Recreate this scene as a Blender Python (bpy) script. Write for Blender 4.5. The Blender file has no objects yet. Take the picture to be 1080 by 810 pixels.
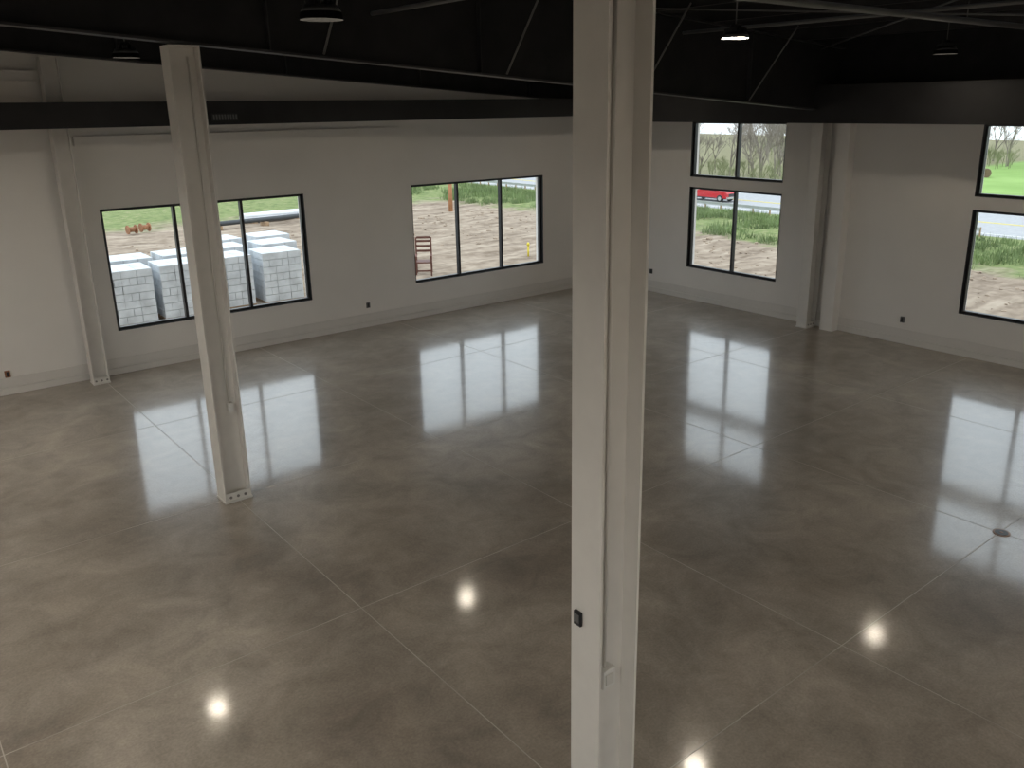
import bpy, bmesh, math, random
from mathutils import Vector, Matrix
from mathutils import noise as mnoise
random.seed(7)
scn=bpy.context.scene
try:
    scn.view_settings.view_transform='Standard'
    scn.view_settings.exposure=0.0
except Exception: pass

# ---------------- materials ----------------
def nt(name):
    m=bpy.data.materials.new(name); m.use_nodes=True
    n=m.node_tree.nodes; l=m.node_tree.links
    return m,n,l,n['Principled BSDF']
def mat(name,col,rough=.6,var=.06,scale=8,metal=0,bump=0,spec=.5):
    m,n,l,b=nt(name)
    tc=n.new('ShaderNodeTexCoord'); nz=n.new('ShaderNodeTexNoise'); nz.inputs['Scale'].default_value=scale; nz.inputs['Detail'].default_value=5
    l.new(tc.outputs['Object'],nz.inputs['Vector'])
    r=n.new('ShaderNodeValToRGB'); l.new(nz.outputs['Fac'],r.inputs[0])
    r.color_ramp.elements[0].position=.3; r.color_ramp.elements[1].position=.7
    r.color_ramp.elements[0].color=tuple(c*(1-var) for c in col)+(1,)
    r.color_ramp.elements[1].color=tuple(min(1,c*(1+var)) for c in col)+(1,)
    l.new(r.outputs[0],b.inputs['Base Color'])
    b.inputs['Roughness'].default_value=rough; b.inputs['Metallic'].default_value=metal
    b.inputs['Specular IOR Level'].default_value=spec
    if bump:
        bp=n.new('ShaderNodeBump'); bp.inputs['Strength'].default_value=bump; l.new(nz.outputs['Fac'],bp.inputs['Height']); l.new(bp.outputs[0],b.inputs['Normal'])
    return m
M={}
M['wall']=mat('painted_wall',(.77,.74,.70),.7,.02,1.2)
M['wallbase']=mat('painted_curb',(.69,.66,.62),.6,.03,2)
M['steel']=mat('painted_steel',(.68,.655,.615),.45,.03,6)
M['steelD']=mat('painted_steel_plate',(.60,.58,.54),.5,.04,6)
M['black']=mat('black_ceiling_paint',(.020,.020,.021),.7,.2,3,spec=.2)
M['black2']=mat('black_steel',(.034,.034,.036),.5,.2,3,spec=.3)
M['duct']=mat('black_duct',(.022,.021,.022),.6,.2,2,spec=.3)
M['skirt']=mat('added_skirt_black',(.003,.003,.003),.9,.1,2,spec=.05)  # near-black so the added skirt does not glow inside
M['pipegray']=mat('gray_pipe',(.13,.13,.13),.5,.1,3)
M['frame']=mat('black_window_frame',(.012,.012,.014),.4,.1,5)
M['blackplastic']=mat('black_plastic',(.02,.02,.022),.4,.1,20)
M['white']=mat('white_plastic',(.7,.69,.66),.4,.03,10)
M['bolt']=mat('bolt_steel',(.25,.24,.23),.4,.1,30,metal=.8)
M['rust']=mat('rusty_metal',(.30,.14,.07),.8,.3,4)
M['copper']=mat('brass_ring',(.22,.12,.07),.4,.15,10,metal=.5)
M['block']=mat('wrapped_blocks',(.60,.63,.66),.5,.20,3)
M['pipew']=mat('white_pvc_pipe',(.75,.76,.78),.4,.05,3)
M['wood']=mat('pallet_wood',(.33,.22,.13),.8,.2,10)
M['chairwood']=mat('stained_wood',(.13,.05,.035),.6,.2,8)
M['pipe']=mat('black_drain_pipe',(.05,.055,.06),.5,.1,5)
M['orange']=mat('orange_post',(.45,.22,.11),.7,.15,5)
M['yellow']=mat('yellow_marker',(.75,.60,.05),.5,.05,5)
M['red']=mat('red_car_paint',(.50,.012,.02),.3,.05,2)
M['glassdark']=mat('car_glass',(.03,.035,.04),.1,.1,2)
M['tire']=mat('tire_rubber',(.02,.02,.02),.8,.1,10)
M['chrome']=mat('chrome',(.6,.6,.6),.2,.03,5,metal=.9)
M['galv']=mat('galvanised_steel',(.40,.41,.42),.5,.1,2,metal=.2)
M['bark']=mat('bare_tree_bark',(.26,.225,.19),.9,.25,.6)
M['twig']=mat('budding_twigs',(.22,.24,.12),.9,.3,.3)
M['weed']=mat('weed_leaves',(.17,.23,.09),.8,.35,.7)
M['hay']=mat('hay',(.16,.11,.07),.9,.2,3)
M['clod']=mat('dirt_clods',(.33,.255,.19),.95,.25,2)

def floor_mat():
    m,n,l,b=nt('polished_concrete')
    tc=n.new('ShaderNodeTexCoord')
    def noise(s,d,ds=0,rough=.5):
        z=n.new('ShaderNodeTexNoise'); z.inputs['Scale'].default_value=s; z.inputs['Detail'].default_value=d; z.inputs['Distortion'].default_value=ds; z.inputs['Roughness'].default_value=rough
        l.new(tc.outputs['Object'],z.inputs['Vector']); return z
    a=noise(.32,9,.5,.6); c=noise(1.7,12,.5,.7); f=noise(40,4)
    r=n.new('ShaderNodeValToRGB'); e=r.color_ramp.elements
    e[0].position=.32; e[0].color=(.235,.198,.162,1); e[1].position=.68; e[1].color=(.405,.358,.306,1)
    l.new(a.outputs['Fac'],r.inputs[0])
    r2=n.new('ShaderNodeValToRGB'); e=r2.color_ramp.elements
    e[0].position=.32; e[0].color=(.74,.74,.74,1); e[1].position=.68; e[1].color=(1.22,1.21,1.20,1)
    l.new(c.outputs['Fac'],r2.inputs[0])
    mx=n.new('ShaderNodeMixRGB'); mx.blend_type='MULTIPLY'; mx.inputs[0].default_value=1
    l.new(r.outputs[0],mx.inputs[1]); l.new(r2.outputs[0],mx.inputs[2])
    r3=n.new('ShaderNodeValToRGB'); e=r3.color_ramp.elements
    e[0].position=.35; e[0].color=(.90,.90,.90,1); e[1].position=.65; e[1].color=(1.09,1.09,1.09,1)
    l.new(f.outputs['Fac'],r3.inputs[0])
    mx2=n.new('ShaderNodeMixRGB'); mx2.blend_type='MULTIPLY'; mx2.inputs[0].default_value=1
    l.new(mx.outputs[0],mx2.inputs[1]); l.new(r3.outputs[0],mx2.inputs[2])
    l.new(mx2.outputs[0],b.inputs['Base Color'])
    mr=n.new('ShaderNodeMapRange'); mr.inputs['From Min'].default_value=.3; mr.inputs['From Max'].default_value=.7
    mr.inputs['To Min'].default_value=.07; mr.inputs['To Max'].default_value=.12
    l.new(c.outputs['Fac'],mr.inputs['Value']); l.new(mr.outputs[0],b.inputs['Coat Roughness'])
    b.inputs['Roughness'].default_value=.32
    b.inputs['Coat Weight'].default_value=.9; b.inputs['Coat IOR'].default_value=1.5
    b.inputs['IOR'].default_value=1.3
    bp=n.new('ShaderNodeBump'); bp.inputs['Strength'].default_value=.03; bp.inputs['Distance'].default_value=.02
    w=noise(1.3,2); l.new(w.outputs['Fac'],bp.inputs['Height']); l.new(bp.outputs[0],b.inputs['Normal']); l.new(bp.outputs[0],b.inputs['Coat Normal'])
    return m
M['floor']=floor_mat()
M['joint']=mat('joint_filler',(.40,.36,.31),.45,.25,1.5)

def glass_mat():
    m=bpy.data.materials.new('window_glass'); m.use_nodes=True; n=m.node_tree.nodes; l=m.node_tree.links; n.clear()
    o=n.new('ShaderNodeOutputMaterial'); t=n.new('ShaderNodeBsdfTransparent'); t.inputs[0].default_value=(.93,.95,.94,1)
    g=n.new('ShaderNodeBsdfGlossy'); g.inputs['Roughness'].default_value=.0
    fr=n.new('ShaderNodeFresnel'); fr.inputs[0].default_value=1.3
    mx=n.new('ShaderNodeMixShader'); l.new(fr.outputs[0],mx.inputs[0]); l.new(t.outputs[0],mx.inputs[1]); l.new(g.outputs[0],mx.inputs[2]); l.new(mx.outputs[0],o.inputs[0])
    return m
M['glass']=glass_mat()
def emis(name,col,s):
    m=bpy.data.materials.new(name); m.use_nodes=True; n=m.node_tree.nodes; l=m.node_tree.links; n.clear()
    o=n.new('ShaderNodeOutputMaterial'); e=n.new('ShaderNodeEmission'); e.inputs[0].default_value=col+(1,); e.inputs[1].default_value=s; l.new(e.outputs[0],o.inputs[0]); return m
M['lens']=emis('lamp_lens',(1,.89,.72),65.0)
M['lensfill']=emis('fill_lamp_lens',(1,.93,.82),640.0)  # stronger emission for the added fill lamps out of view

def terrain_mat():
    m,n,l,b=nt('site_ground')
    tc=n.new('ShaderNodeTexCoord'); sp=n.new('ShaderNodeSeparateXYZ'); l.new(tc.outputs['Object'],sp.inputs[0])
    def noise(s,d=6,dist=0,stretch=None):
        z=n.new('ShaderNodeTexNoise'); z.inputs['Scale'].default_value=s; z.inputs['Detail'].default_value=d; z.inputs['Distortion'].default_value=dist
        if stretch:
            mp=n.new('ShaderNodeMapping'); mp.inputs['Scale'].default_value=stretch; mp.inputs['Rotation'].default_value=(0,0,.5); l.new(tc.outputs['Object'],mp.inputs[0]); l.new(mp.outputs[0],z.inputs['Vector'])
        else: l.new(tc.outputs['Object'],z.inputs['Vector'])
        return z.outputs['Fac']
    def ramp(src,*st):
        r=n.new('ShaderNodeValToRGB'); e=r.color_ramp.elements
        while len(e)<len(st): e.new(.5)
        for i,(p,c) in enumerate(st): e[i].position=p; e[i].color=c+(1,)
        l.new(src,r.inputs[0]); return r.outputs[0]
    def math_(op,a,bv,clamp=False):
        q=n.new('ShaderNodeMath'); q.operation=op; q.use_clamp=clamp
        for i,v in enumerate((a,bv)):
            if isinstance(v,(int,float)): q.inputs[i].default_value=v
            else: l.new(v,q.inputs[i])
        return q.outputs[0]
    def smooth(v,a,bb):
        q=n.new('ShaderNodeMapRange'); q.inputs['From Min'].default_value=a; q.inputs['From Max'].default_value=bb; l.new(v,q.inputs['Value']); return q.outputs[0]
    def mix(f,a,bb):
        q=n.new('ShaderNodeMixRGB'); l.new(f,q.inputs[0]); l.new(a,q.inputs[1]); l.new(bb,q.inputs[2]); return q.outputs[0]
    n1=noise(.5,8,.5); n2=noise(3,6); n3=noise(.12,3); n4=noise(.9,8,.4,(.5,2.2,1))
    dirt=ramp(n4,(.32,(.15,.11,.08)),(.5,(.285,.22,.165)),(.66,(.45,.37,.29)))
    dirt2=ramp(n2,(.35,(.18,.135,.10)),(.65,(.43,.35,.275)))
    q=n.new('ShaderNodeMixRGB'); q.inputs[0].default_value=.4; l.new(dirt,q.inputs[1]); l.new(dirt2,q.inputs[2]); dirt=q.outputs[0]
    grass=ramp(n2,(.3,(.12,.16,.06)),(.55,(.20,.24,.095)),(.75,(.31,.28,.16)))
    field=ramp(n3,(.3,(.20,.32,.09)),(.7,(.27,.40,.13)))
    brown=ramp(n2,(.3,(.17,.16,.09)),(.7,(.28,.26,.16)))
    road=ramp(n2,(.3,(.36,.36,.37)),(.7,(.42,.42,.43)))
    wob=math_('MULTIPLY',math_('SUBTRACT',n1,.5),7.0)
    xx=math_('ADD',sp.outputs['X'],wob); yy=math_('ADD',sp.outputs['Y'],wob)
    gm=math_('MAXIMUM',smooth(xx,10.0,12.0),smooth(yy,23,26))
    c=mix(gm,dirt,grass)
    far=mix(smooth(sp.outputs['Y'],44,47),field,brown)
    c=mix(smooth(sp.outputs['X'],71.5,72),c,far)
    rm=math_('MULTIPLY',smooth(sp.outputs['X'],54.3,54.6),math_('SUBTRACT',1.0,smooth(sp.outputs['X'],70.4,70.6)))
    c=mix(rm,c,road)
    l.new(c,b.inputs['Base Color']); b.inputs['Roughness'].default_value=.95; b.inputs['Specular IOR Level'].default_value=.1
    return m
M['terrain']=terrain_mat()

# ---------------- mesh builder ----------------
class B:
    def __init__(s,name): s.name=name; s.bm=bmesh.new(); s.mats=[]
    def mi(s,k):
        if k not in s.mats: s.mats.append(k)
        return s.mats.index(k)
    def box(s,x0,x1,y0,y1,z0,z1,k,bev=0,rot=None):
        c=Vector(((x0+x1)/2,(y0+y1)/2,(z0+z1)/2))
        mt=Matrix.Translation(c)@(rot.to_4x4() if rot else Matrix())@Matrix.Diagonal((abs(x1-x0),abs(y1-y0),abs(z1-z0),1))
        r=bmesh.ops.create_cube(s.bm,size=1,matrix=mt)
        fs={f for v in r['verts'] for f in v.link_faces}
        i=s.mi(k)
        for f in fs: f.material_index=i
        if bev:
            es={e for f in fs for e in f.edges}
            rr=bmesh.ops.bevel(s.bm,geom=list(es),offset=bev,segments=2,affect='EDGES')
            for f in rr['faces']: f.material_index=i
    def cyl(s,p0,p1,r0,k,r1=None,seg=16,cap=True):
        p0=Vector(p0);p1=Vector(p1);d=p1-p0;L=d.length
        if r1 is None:r1=r0
        mt=Matrix.Translation((p0+p1)/2)@d.to_track_quat('Z','Y').to_matrix().to_4x4()
        r=bmesh.ops.create_cone(s.bm,cap_ends=cap,segments=seg,radius1=r0,radius2=r1,depth=L,matrix=mt)
        i=s.mi(k)
        for f in {f for v in r['verts'] for f in v.link_faces}:
            f.material_index=i; f.smooth=len(f.verts)==4
    def poly(s,pts,k,ext=None):
        vs=[s.bm.verts.new(p) for p in pts]; f=s.bm.faces.new(vs); i=s.mi(k); f.material_index=i
        if ext:
            r=bmesh.ops.extrude_face_region(s.bm,geom=[f])
            nv=[g for g in r['geom'] if isinstance(g,bmesh.types.BMVert)]
            bmesh.ops.translate(s.bm,verts=nv,vec=Vector(ext))
            for v in nv:
                for ff in v.link_faces: ff.material_index=i
    def done(s,parent=None,loc=None,rotz=0):
        bmesh.ops.recalc_face_normals(s.bm,faces=s.bm.faces[:])
        me=bpy.data.meshes.new(s.name); s.bm.to_mesh(me); s.bm.free()
        for k in s.mats: me.materials.append(M[k])
        o=bpy.data.objects.new(s.name,me); scn.collection.objects.link(o)
        if loc: o.location=loc
        o.rotation_euler[2]=rotz
        if parent: o.parent=parent
        return o
def empty(name,loc=(0,0,0)):
    e=bpy.data.objects.new(name,None); e.location=loc; scn.collection.objects.link(e); e.empty_display_size=.2; return e

# ---------------- room shell ----------------
XW,YS=-26.0,-27.0
SL=.070
def roofz(x): return 7.38-SL*(x+13.8)
b=B('floor'); b.box(XW,0,YS,0,-.2,0,'floor'); b.done()
SILL,HL,HR,UB,UT=.873,3.282,2.995,3.256,4.65
W1=(-13.625,-9.4375); W2=(-6.64,-2.47)
E3=(-5.90,-3.08); E4=(-13.1,-10.345)
def wall_with_holes(name,axis,lo,hi,z1,holes,mk='wall',t0=0,t1=.30,zpaint=None):
    b=B(name)
    us=sorted({lo,hi}|{h[0] for h in holes}|{h[1] for h in holes})
    def bx(u0,u1,a,c,k):
        if axis=='x': b.box(u0,u1,t0,t1,a,c,k)
        else: b.box(t0,t1,u0,u1,a,c,k)
    for u0,u1 in zip(us,us[1:]):
        hs=sorted([(h[2],h[3]) for h in holes if h[0]<=u0+1e-6 and h[1]>=u1-1e-6])
        z=-.2
        for a,c in hs+[(z1,None)]:
            if a>z+1e-6:
                if zpaint and a>zpaint:
                    bx(u0,u1,z,zpaint,mk); bx(u0,u1,zpaint,a,'black')
                else: bx(u0,u1,z,a,mk)
            z=c if c else z
    return b.done()
S1=(-23,-17,1.0,4.0); S2=(-14,-8,1.0,4.0); V1=(-24,-18,1.0,4.0); V2=(-14,-8,1.0,4.0)  # south and west openings, out of view, added to let in fill light
wall_with_holes('wall_north','x',XW,.30,8.6,[W1+(SILL,HL),W2+(SILL,HL)])
wall_with_holes('wall_east','y',YS,0,6.7,[E3+(SILL,HR),E3+(UB,UT),E4+(SILL,HR),E4+(UB,UT)],zpaint=4.95)
wall_with_holes('wall_south','x',XW-.3,.3,8.6,[S1,S2],t0=YS-.3,t1=YS)
wall_with_holes('wall_west','y',YS,.3,8.6,[V1,V2],t0=XW-.3,t1=XW)
b=B('baseboard_north'); b.box(XW,0,-.03,0,0,.13,'wallbase',.004); b.box(XW,0,-.022,0,.145,.325,'wallbase',.004); b.done()
b=B('baseboard_east'); b.box(-.03,0,YS,-.03,0,.13,'wallbase',.004); b.box(-.022,0,YS,-.022,.145,.325,'wallbase',.004); b.done()
b=B('ceiling')
b.poly([(XW-.3,.3,roofz(XW-.3)),(.3,.3,roofz(.3)),(.3,YS-.3,roofz(.3)),(XW-.3,YS-.3,roofz(XW-.3))],'black',(0,0,.15)); b.done()

def window(name,axis,u0,u1,z0,z1,nm,base=0,sgn=1):
    e=empty(name)
    f=B('frame'); g=B('glass_panes'); t=.055
    def bx(bb,a0,a1,e0,e1,k,dd0=.06,dd1=.16):
        p,q=sorted((base+sgn*dd0,base+sgn*dd1))
        if axis=='x': bb.box(a0,a1,p,q,e0,e1,k)
        else: bb.box(p,q,a0,a1,e0,e1,k)
    bx(f,u0,u1,z0,z0+t,'frame'); bx(f,u0,u1,z1-t,z1,'frame')
    bx(f,u0,u0+t,z0+t,z1-t,'frame'); bx(f,u1-t,u1,z0+t,z1-t,'frame')
    w=(u1-u0)/nm
    for i in range(1,nm): bx(f,u0+w*i-t/2,u0+w*i+t/2,z0+t,z1-t,'frame',.05,.16)
    l_=.008
    bx(f,u0,u1,z0,z0+l_,'frame',-.012,.06); bx(f,u0,u1,z1-l_,z1,'frame',-.012,.06)
    bx(f,u0,u0+l_,z0,z1,'frame',-.012,.06); bx(f,u1-l_,u1,z0,z1,'frame',-.012,.06)
    d=base+sgn*.11
    if axis=='x': g.poly([(u0+t,d,z0+t),(u1-t,d,z0+t),(u1-t,d,z1-t),(u0+t,d,z1-t)],'glass')
    else: g.poly([(d,u0+t,z0+t),(d,u1-t,z0+t),(d,u1-t,z1-t),(d,u0+t,z1-t)],'glass')
    f.done(e); g.done(e)
window('window_1','x',*W1,SILL,HL,3); window('window_2','x',*W2,SILL,HL,3)
window('window_3','y',*E3,SILL,HR,2); window('window_4','y',*E3,UB,UT,2)
window('window_5','y',*E4,SILL,HR,2); window('window_6','y',*E4,UB,UT,2)
window('fill_window_7','x',*S1,4,YS,-1); window('fill_window_8','x',*S2,4,YS,-1)  # added windows out of view, for frontal fill
window('fill_window_9','y',*V1,4,XW,-1); window('fill_window_10','y',*V2,4,XW,-1)  # same on the west side, added for fill light

b=B('floor_joints')
w=.005
for x in (-24.5,-20.9,-17.4,-14.08,-10.80,-7.27,-3.7): b.box(x-w,x+w,YS,0,-.002,.0012,'joint')
for y in (-3.55,-7.15,-10.68,-14.32,-17.9,-21.5): b.box(XW,0,y-w,y+w,-.002,.0014,'joint')
b.done()
b=B('floor_cleanout'); X,Y=-7.27,-14.34
b.cyl((X,Y,-.01),(X,Y,.006),.10,'copper',seg=28); b.cyl((X,Y,.004),(X,Y,.009),.075,'blackplastic',seg=28); b.cyl((X,Y,.008),(X,Y,.012),.02,'copper',seg=12)
b.done()

# ---------------- steel columns ----------------
def hcol(name,cx,cy,zt,dx=.36,fy=.30,base=True,zp=None):
    b=B(name)
    t=.02
    for z0,z1,k in (((.02,zt,'steel'),) if not zp else ((.02,zp,'steel'),(zp,zt,'black2'))):
        b.box(cx-dx/2,cx-dx/2+t,cy-fy/2,cy+fy/2,z0,z1,k)
        b.box(cx+dx/2-t,cx+dx/2,cy-fy/2,cy+fy/2,z0,z1,k)
        b.box(cx-dx/2+t,cx+dx/2-t,cy-.008,cy+.008,z0,z1,k)
    if base:
        b.box(cx-dx/2-.01,cx+dx/2+.01,cy-fy/2-.01,cy+fy/2+.01,0,.025,'steelD')
        for sx in (-.09,.09):
            for sy in (-.09,.09):
                b.cyl((cx+sx,cy+sy,.025),(cx+sx,cy+sy,.05),.025,'bolt',seg=6); b.cyl((cx+sx,cy+sy,.05),(cx+sx,cy+sy,.085),.012,'bolt',seg=10)
        b.box(cx-dx/2+t,cx+dx/2-t,cy-fy/2+.01,cy-fy/2+.02,.025,.13,'steel')
        for sx in (-.10,0,.10): b.cyl((cx+sx,cy-fy/2+.012,.07),(cx+sx,cy-fy/2+.002,.07),.02,'bolt',seg=10)
    b.box(cx-dx/2,cx+dx/2,cy-fy/2,cy+fy/2,zt,zt+.02,'black2' if zp else 'steel')
    return b
cx,cy=-14.09,-7.14
b=hcol('steel_column',cx,cy,5.80)
b.box(cx+.03,cx+.10,cy-.10,cy-.01,1.25,1.37,'white',.004)
b.cyl((cx+.065,cy-.03,1.37),(cx+.065,cy-.03,5.7),.011,'steel',seg=8)
b.done()
cx,cy=-14.09,-14.35
b=hcol('steel_column',cx,cy,6.88,fy=.28,zp=5.95)
b.cyl((cx-.03,cy-.035,1.38),(cx-.03,cy-.035,5.9),.013,'steel',seg=10)
b.box(cx-.09,cx+.03,cy-.085,cy-.008,1.25,1.39,'white',.005)
b.box(cx-.065,cx+.005,cy-.092,cy-.082,1.28,1.36,'steelD')
b.done()
b=B('thermostat')
fx=cx-.18
b.box(fx-.025,fx-.0,cy+.025,cy+.095,1.74,1.85,'blackplastic',.006); b.box(fx-.029,fx-.024,cy+.035,cy+.085,1.77,1.83,'pipegray'); b.done()
b=hcol('steel_column',-14.17,-.36,6.0,dx=.29,fy=.28); b.done()
b=hcol('steel_column',-.24,-6.99,4.94,dx=.40,fy=.26); b.done()
b=B('pipe_chase'); b.box(-.265,-.004,-7.68,-7.36,0,4.94,'wall',.004); b.done()
b=hcol('steel_column',-14.09,-21.5,6.88,zp=5.95); b.done()
b=B('trim_1'); b.box(-13.9,-6.9,-.10,0,4.47,4.65,'wall',.004); b.done()
b=B('trim_2'); b.box(-17.5,-14.4,-.12,0,5.62,5.80,'wall',.004); b.done()

# ---------------- roof structure ----------------
def rafter(name,y,x0,x1,off,w=.22):
    b=B(name)
    def zb(x): return off-SL*(x+13.8)
    t=.03
    zt=lambda x: roofz(x)-.22
    b.poly([(x0,y-w/2,zb(x0)),(x1,y-w/2,zb(x1)),(x1,y-w/2,zb(x1)+t),(x0,y-w/2,zb(x0)+t)],'black2',(0,w,0))
    b.poly([(x0,y-w/2,zt(x0)-t),(x1,y-w/2,zt(x1)-t),(x1,y-w/2,zt(x1)),(x0,y-w/2,zt(x0))],'black2',(0,w,0))
    b.poly([(x0,y-.01,zb(x0)+t),(x1,y-.01,zb(x1)+t),(x1,y-.01,zt(x1)-t),(x0,y-.01,zt(x0)-t)],'black',(0,.02,0))
    n=int((x1-x0)/3)
    for i in range(1,n):
        x=x0+(x1-x0)*i/n
        b.box(x-.006,x+.006,y-w/2+.01,y+w/2-.01,zb(x)+t,zt(x)-t,'black2')
    return b.done()
rafter('roof_rafter',-.36,XW,-.02,6.03,.24)
rafter('roof_rafter',-7.14,XW,-.02,5.82)
rafter('roof_rafter',-14.35,XW,-.02,6.90)
rafter('roof_rafter',-21.5,XW,-.02,6.90)
b=B('roof_purlins')
x=-25.5
while x<-.2:
    z=roofz(x)
    b.box(x-.012,x+.012,YS,-.02,z-.21,z-.005,'black2'); b.box(x-.012,x+.07,YS,-.02,z-.22,z-.205,'black2')
    x+=1.5
b.done()
b=B('roof_bracing')
for y0,y1 in ((-.5,-7.0),(-7.3,-14.2)):
    for xa,xb in ((-13,-7),(-7,-1)):
        b.cyl((xa,y0,roofz(xa)-.3),(xb,y1,roofz(xb)-.3),.014,'pipegray',seg=6)
        b.cyl((xa,y1,roofz(xa)-.34),(xb,y0,roofz(xb)-.34),.014,'pipegray',seg=6)
# flange braces from purlins down to the main rafters
for x in (-12.3,-9.3,-6.3,-3.3):
    for s in (-1,1):
        b.cyl((x,-7.14+s*.11,5.87-SL*(x+13.8)),(x,-7.14+s*1.1,roofz(x)-.22),.016,'pipegray',seg=6)
b.done()
b=B('sprinkler_pipe')
for x in (-11.5,-5.2): b.cyl((x,YS+.2,6.3),(x,-.5,6.3),.03,'pipegray',seg=8)
b.cyl((-25.5,-4.9,6.22),(-.6,-4.9,6.22),.045,'black2',seg=8)
b.cyl((-25.5,-11.6,6.22),(-.6,-11.6,6.22),.045,'pipegray',seg=8)
for x in (-23,-19,-15,-10,-8,-4,-2):
    for y in (-4.9,-11.6): b.cyl((x,y,6.22),(x,y,roofz(x)-.2),.008,'pipegray',seg=6)
b.done()
b=B('perimeter_beam_north')
b.box(XW,-.6,-.95,-.62,4.81,4.84,'duct'); b.box(XW,-.6,-.95,-.62,5.22,5.25,'duct'); b.box(XW,-.6,-.93,-.64,4.84,5.22,'duct'); b.done()
b=B('vent_louver')
b.box(-11.6,-11.1,-.965,-.94,4.88,5.02,'black2')
for i in range(9): b.box(-11.58+i*.055,-11.55+i*.055,-.975,-.96,4.90,5.0,'pipegray')
b.done()
b=B('perimeter_beam_east')
b.box(-.92,-.62,YS,-.98,4.65,4.68,'duct'); b.box(-.92,-.62,YS,-.98,5.40,5.43,'duct'); b.box(-.90,-.64,YS,-.98,4.68,5.40,'duct'); b.done()

# ---------------- high bay lights ----------------
def lamp(x,y,z,k):
    e=empty('high_bay_light',(x,y,z))
    b=B('housing')
    shallow=(x==-7.85 and y==-10.35)
    b.cyl((0,0,-.014 if shallow else -.065),(0,0,.0),.195,'skirt',.185,seg=32,cap=False)  # skirt added to keep the lit lens out of the camera's sight
    b.cyl((0,0,.0),(0,0,.06),.185,'blackplastic',.15,seg=32)
    b.cyl((0,0,.06),(0,0,.16),.10,'blackplastic',.07,seg=24)
    for i in range(12):
        a=i*math.pi/6; b.box(.12*math.cos(a)-.004,.12*math.cos(a)+.004,.12*math.sin(a)-.03,.12*math.sin(a)+.03,.055,.11,'blackplastic')
    b.cyl((0,0,.16),(0,0,roofz(x)-z-.01),.008,'pipegray',seg=8)
    b.done(e)
    b=B('lens'); b.cyl((0,0,-.012),(0,0,-.002),.17,k,seg=32); b.done(e)
for x in (-19.7,-13.85,-7.85,-1.95):
    for y in (-3.5,-10.35,-17.2,-24.0):
        px,py=x,y
        if x==-1.95 and y==-3.5: px,py=-2.5,-3.1
        if x==-13.85 and y==-3.5: px=-13.7
        lamp(px,py,5.93,'lensfill' if (y<-20 or x<-19) else 'lens')  # rearmost row and west column: unseen fill lamps added to brighten the room

def outlet(axis,u,z,k):
    b=B('wall_outlet')
    if axis=='x':
        b.box(u-.045,u+.045,-.035,0,z-.065,z+.065,k,.004); b.box(u-.02,u+.02,-.04,-.03,z-.045,z+.045,'blackplastic')
    else:
        b.box(-.035,0,u-.045,u+.045,z-.065,z+.065,k,.004); b.box(-.04,-.03,u-.02,u+.02,z-.045,z+.045,'blackplastic')
    b.done()
outlet('x',-8.02,.53,'pipegray'); outlet('y',-1.81,.57,'blackplastic'); outlet('y',-9.19,.53,'pipegray'); outlet('x',-15.65,.40,'rust')

# ---------------- outside ----------------
def tz(x,y):
    if x<=17: z=-.2
    elif x<50: z=-.2-5.3*((x-17)/33)
    else: z=-5.5
    if y>34 and x<17: z-= (y-34)*.03
    return z
def tzn(x,y):
    z=tz(x,y)
    if (x>1.5 or y>1.5) and x<50:
        z+=.10*mnoise.noise(Vector((x*.5,y*.9,0)))+.06*mnoise.noise(Vector((x*1.7,y*2.7,3)))
    elif x<1.5 and y<1.5: z-=.05
    return z
xs=[-60,-45,-35]+[-28+i*.4 for i in range(120)]+[20+i*1.5 for i in range(22)]+[53,60,66,72,80,90,105,120,140,170,230]
ys=[-80,-60,-40,-32,-20]+[-14+i*.4 for i in range(100)]+[26+i*2 for i in range(20)]+[70,80,95,110,140,180,240]
vs=[(x,y,tzn(x,y)) for y in ys for x in xs]; nx=len(xs)
fs=[(j*nx+i,j*nx+i+1,(j+1)*nx+i+1,(j+1)*nx+i) for j in range(len(ys)-1) for i in range(nx-1)]
me=bpy.data.meshes.new('ground_outside'); me.from_pydata(vs,[],fs); me.materials.append(M['terrain'])
for p in me.polygons: p.use_smooth=True
o=bpy.data.objects.new('ground_outside',me); scn.collection.objects.link(o)

b=B('dirt_clods')
b.mi('clod')
for i in range(1100):
    if random.random()<.5: x=random.uniform(-14,10); y=random.uniform(9.5,19)
    else: x=random.uniform(3,10.3); y=random.uniform(-14,8)
    s=random.uniform(.02,.07)*(2 if random.random()<.06 else 1)
    z=tzn(x,y)
    r=bmesh.ops.create_icosphere(b.bm,subdivisions=1,radius=s,matrix=Matrix.Translation((x,y,z+s*.15))@Matrix.Rotation(random.random()*6,4,'Z')@Matrix.Diagonal((1.5,.9,.6,1)))
b.done()
V=[];F=[]
def tuft(x,y,h,n):
    z=tz(x,y)-.02
    for _ in range(n):
        a=random.random()*6.283; r=random.random()*.35
        px,py=x+r*math.cos(a),y+r*math.sin(a); w=random.uniform(.012,.03); hh=h*random.uniform(.4,1.2)
        dx,dy=random.uniform(-.12,.12),random.uniform(-.12,.12); a2=random.random()*3.14
        i=len(V); V.extend([(px-w*math.cos(a2),py-w*math.sin(a2),z),(px+w*math.cos(a2),py+w*math.sin(a2),z),(px+dx,py+dy,z+hh)]); F.append((i,i+1,i+2))
for i in range(3000):
    x=random.uniform(10.6,17.5); y=random.uniform(-10,44)
    if mnoise.noise(Vector((x*.35,y*.35,9)))>-.08+ (13-x)*.06: tuft(x,y,.34,14)
me=bpy.data.meshes.new('weed_patch'); me.from_pydata(V,[],F); me.materials.append(M['weed'])
o=bpy.data.objects.new('weed_patch',me); scn.collection.objects.link(o)

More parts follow.
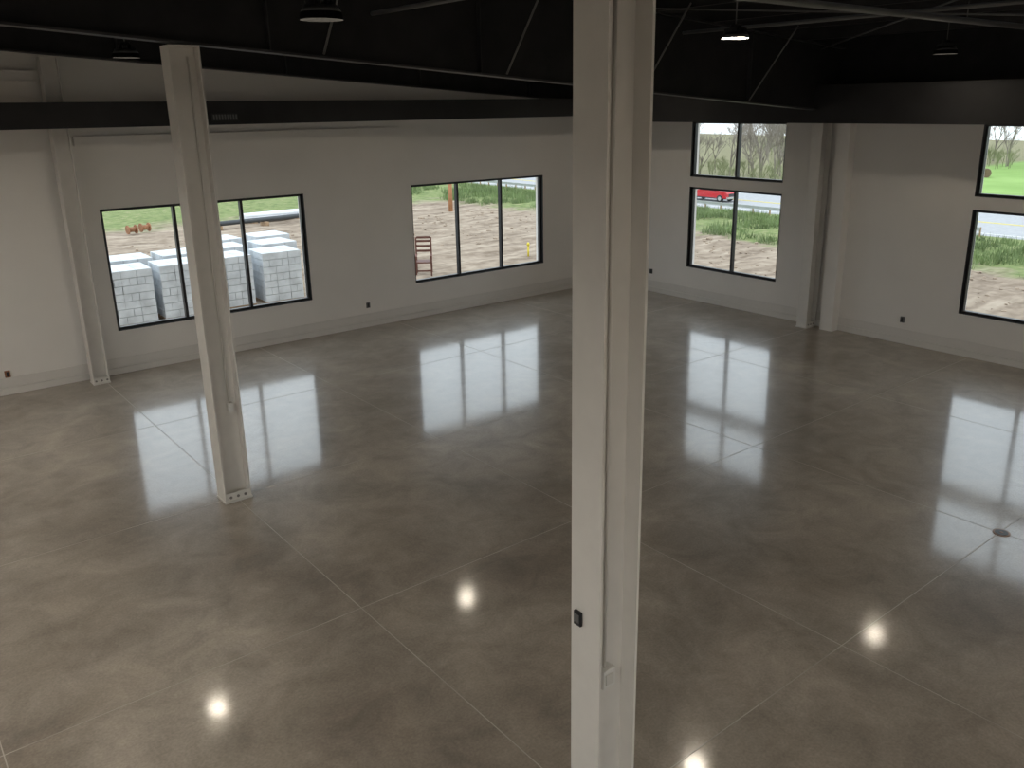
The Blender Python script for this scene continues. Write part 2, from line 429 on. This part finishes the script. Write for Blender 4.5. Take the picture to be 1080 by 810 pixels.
def stack(x,y,rz=0,layers=7):
    b=B('block_pallet')
    for sx in (-.50,0,.50): b.box(sx-.05,sx+.05,-.54,.54,0,.09,'wood')
    for i in range(6): b.box(-.57,.57,-.55+i*.198,-.55+i*.198+.11,.09,.12,'wood')
    for L in range(layers):
        z0=.12+L*.195
        nxx,nyy=(3,6) if L%2==0 else (6,3)
        for i in range(nxx):
            for j in range(nyy):
                wx,wy=1.11/nxx,1.11/nyy
                x0=-.555+i*wx; y0=-.555+j*wy; jt=random.uniform(-.005,.005)
                b.box(x0+.004+jt,x0+wx-.004+jt,y0+.004,y0+wy-.004,z0+.004,z0+.189,'block')
    b.done(loc=(x,y,-.2),rotz=rz)
for (x,y) in [(-8.1,5.15),(-9.5,5.25),(-10.85,5.1),(-12.15,5.1),(-13.5,5.2),(-7.5,6.75),(-8.95,6.9),(-10.3,6.7),(-11.65,6.75),(-13.0,6.7),(-7.0,8.35),(-8.5,8.5)]:
    stack(x,y,random.uniform(-.05,.05))

b=B('drain_pipe')
b.cyl((-4.5,21.0,.3),(1.0,21.3,.3),.11,'pipe',seg=14); b.cyl((-4.5,21.0,.3),(-4.3,21.01,.3),.15,'pipe',seg=14)
for q in (-4.0,-1.8,.4): b.box(q-.08,q+.08,20.8,21.5,-.1,.2,'wood')
b.done(loc=(0,0,-.2))
b=B('white_pipe_bundle')
for i in range(6): b.cyl((-2.2,22.4+i*.16,.2),(.8,22.4+i*.16,.2),.08,'pipew',seg=10)
for i in range(5): b.cyl((-2.2,22.48+i*.16,.34),(.8,22.48+i*.16,.34),.08,'pipew',seg=10)
for q in (-1.8,.4): b.box(q-.08,q+.08,22.2,23.5,-.1,.12,'wood')
b.done(loc=(0,0,-.2))
b=B('cable_spool')
for ox,oy in ((0,0),(.7,.2)):
    b.cyl((ox-.2,oy,.2),(ox-.17,oy,.2),.2,'rust',seg=20); b.cyl((ox+.17,oy,.2),(ox+.2,oy,.2),.2,'rust',seg=20); b.cyl((ox-.17,oy,.2),(ox+.17,oy,.2),.11,'rust',seg=16)
b.done(loc=(-7.4,22.4,-.16),rotz=.2)
b=B('wooden_post'); b.cyl((0,0,-.3),(0,0,3.2),.12,'orange',.10,seg=12); b.box(-.02,.02,-.14,.14,1.9,2.0,'orange'); b.done(loc=(7.9,19.8,-.2))
b=B('marker_flag_post'); b.cyl((0,0,-.05),(0,0,.40),.035,'yellow',seg=10); b.cyl((0,0,.40),(0,0,.50),.07,'yellow',.03,seg=10); b.done(loc=(1.9,6.0,-.2))
b=B('wooden_chair')
for sx in (-.27,.22): b.box(sx,sx+.05,.0,.05,-.03,1.2,'chairwood')
for sx in (-.27,.22): b.box(sx,sx+.05,-.5,-.45,-.03,.62,'chairwood')
for z in (.72,.88,1.04,1.16): b.box(-.22,.22,.01,.04,z,z+.07,'chairwood')
b.box(-.27,.27,-.5,.05,.42,.46,'chairwood')
for sx in (-.28,.21): b.box(sx,sx+.07,-.5,.03,.62,.66,'chairwood')
b.box(-.22,.22,-.49,-.46,.15,.2,'chairwood')
b.done(loc=(-2.75,5.75,-.2),rotz=-.6)

def rail(x,y0,y1):
    b=B('guardrail'); z=-5.5
    y=y0
    while y<y1: b.box(x-.07,x+.07,y-.05,y+.05,z-.1,z+.75,'wood'); y+=2
    b.box(x-.13,x-.09,y0,y1,z+.45,z+.57,'galv'); b.box(x-.13,x-.09,y0,y1,z+.63,z+.75,'galv'); b.box(x-.10,x-.07,y0,y1,z+.57,z+.63,'galv')
    b.done()
rail(53.8,12,180); rail(71.2,36,180)
b=B('road_stripes')
b.box(55.6,55.8,-60,200,-5.495,-5.485,'white'); b.box(69.4,69.6,-60,200,-5.495,-5.485,'white'); b.box(62.3,62.45,-60,200,-5.495,-5.485,'yellow'); b.box(62.65,62.8,-60,200,-5.495,-5.485,'yellow'); b.done()

b=B('pickup_truck')
prof=[(-2.8,.45),(-2.85,.95),(-2.7,1.12),(-1.55,1.2),(-.95,1.78),(-.6,1.85),(.75,1.85),(.95,1.75),(1.05,1.2),(2.85,1.18),(2.9,.5)]
b.poly([(-.95,y,z) for y,z in prof],'red',(1.9,0,0))
b.poly([(-.97,y,z) for y,z in [(-1.35,1.22),(-.9,1.70),(-.15,1.74),(-.15,1.22)]],'glassdark',(.03,0,0))
b.poly([(-.97,y,z) for y,z in [(-.05,1.22),(-.05,1.74),(.72,1.74),(.9,1.22)]],'glassdark',(.03,0,0))
b.poly([(-.85,-1.58,1.23),(.85,-1.58,1.23),(.75,-1.0,1.76),(-.75,-1.0,1.76)],'glassdark',(0,-.03,.02))
b.box(-.8,.8,1.15,2.8,1.12,1.19,'blackplastic')
b.box(-.96,.96,-2.98,-2.8,.4,.62,'chrome',.02); b.box(-.96,.96,2.86,3.02,.42,.6,'chrome',.02); b.box(-.6,.6,-2.88,-2.82,.65,.95,'blackplastic')
for sy in (-1.85,1.85):
    for sx in (-.97,.75):
        b.cyl((sx,sy,.40),(sx+.24,sy,.40),.40,'tire',seg=20); b.cyl((sx-.01,sy,.40),(sx+.25,sy,.40),.22,'chrome',seg=14)
b.box(-.9,.9,-2.6,2.7,.35,.5,'blackplastic')
b.done(loc=(60,44.2,-5.5))

b=B('hay_bale'); b.cyl((-.6,0,.6),(.6,0,.6),.62,'hay',seg=20); b.done(loc=(110,35.8,-5.5),rotz=.4)

def tree_mesh(seed,H,k='bark',depth=5):
    rnd=random.Random(seed); V=[];F=[]
    def seg(p,q,r0,r1):
        d=(q-p).normalized(); a=d.orthogonal().normalized(); c=d.cross(a); i=len(V)
        for P,r in ((p,r0),(q,r1)):
            for k in range(3):
                t=k*2.094; V.append(tuple(P+(a*math.cos(t)+c*math.sin(t))*r))
        for k in range(3): F.append((i+k,i+(k+1)%3,i+3+(k+1)%3,i+3+k))
    def grow(p,d,L,r,n):
        q=p+d*L; seg(p,q,r,r*.7)
        if n==0: return
        for k in range(3 if n>1 else 4):
            ax=Vector((rnd.uniform(-1,1),rnd.uniform(-1,1),rnd.uniform(-.2,.5))).normalized()
            nd=(d+ax*rnd.uniform(.45,.85)).normalized(); nd.z+=.12; nd.normalize()
            st=p+d*L*rnd.uniform(.35,1)
            grow(st,nd,L*rnd.uniform(.6,.8),r*.58,n-1)
    grow(Vector((0,0,-.3)),Vector((rnd.uniform(-.08,.08),rnd.uniform(-.08,.08),1)).normalized(),H*.33,H*.013,depth)
    me=bpy.data.meshes.new('bare_tree_%d'%seed); me.from_pydata(V,[],F); me.materials.append(M[k]); return me
TM=[tree_mesh(s,9+s) for s in range(5)]
SM=[tree_mesh(20+s,4.5,'twig') for s in range(3)]
par=empty('bare_tree_line')
def plant(x,y,s=1,src=TM):
    o=bpy.data.objects.new('tree',random.choice(src)); o.location=(x,y,-5.5); o.rotation_euler[2]=random.random()*6.28; k=s*random.uniform(.7,1.2); o.scale=(k,k,k); o.parent=par; scn.collection.objects.link(o)
for i in range(120): plant(random.uniform(77,98),random.uniform(42,155))
for i in range(90): plant(random.uniform(128,155),random.uniform(-10,110),1.1)
for i in range(300): plant(random.uniform(74,92),random.uniform(43,135),.9,SM)
for i in range(200): plant(random.uniform(126,140),random.uniform(-10,95),1.1,SM)

# ---------------- world ----------------
w=bpy.data.worlds.new('overcast_sky'); scn.world=w; w.use_nodes=True
n=w.node_tree.nodes; l=w.node_tree.links; bg=n['Background']
tc=n.new('ShaderNodeTexCoord'); sp=n.new('ShaderNodeSeparateXYZ'); l.new(tc.outputs['Generated'],sp.inputs[0])
r=n.new('ShaderNodeValToRGB'); l.new(sp.outputs['Z'],r.inputs[0])
r.color_ramp.elements[0].position=0; r.color_ramp.elements[0].color=(.62,.66,.70,1)
r.color_ramp.elements[1].position=.4; r.color_ramp.elements[1].color=(.83,.92,1,1)
l.new(r.outputs[0],bg.inputs[0]); bg.inputs[1].default_value=2.4

# ---------------- camera ----------------
f,pit,roll,yaw,cx,cy=894.47,0.2940,-0.0132,0.8892,-17.6547,-17.9372
fw=Vector((math.cos(pit)*math.cos(yaw),math.cos(pit)*math.sin(yaw),-math.sin(pit)))
r0=Vector((math.sin(yaw),-math.cos(yaw),0)); u0=r0.cross(fw)
rr=r0*math.cos(roll)+u0*math.sin(roll); uu=-r0*math.sin(roll)+u0*math.cos(roll)
cam=bpy.data.cameras.new('camera'); co=bpy.data.objects.new('camera',cam); scn.collection.objects.link(co)
mw=Matrix((rr,uu,-fw)).transposed().to_4x4(); mw.translation=(cx,cy,5.1); co.matrix_world=mw
cam.sensor_width=36; cam.lens=f/1080*36; cam.clip_end=600; cam.clip_start=.05
cam.shift_x=-.01454; cam.shift_y=-.02157
scn.camera=co
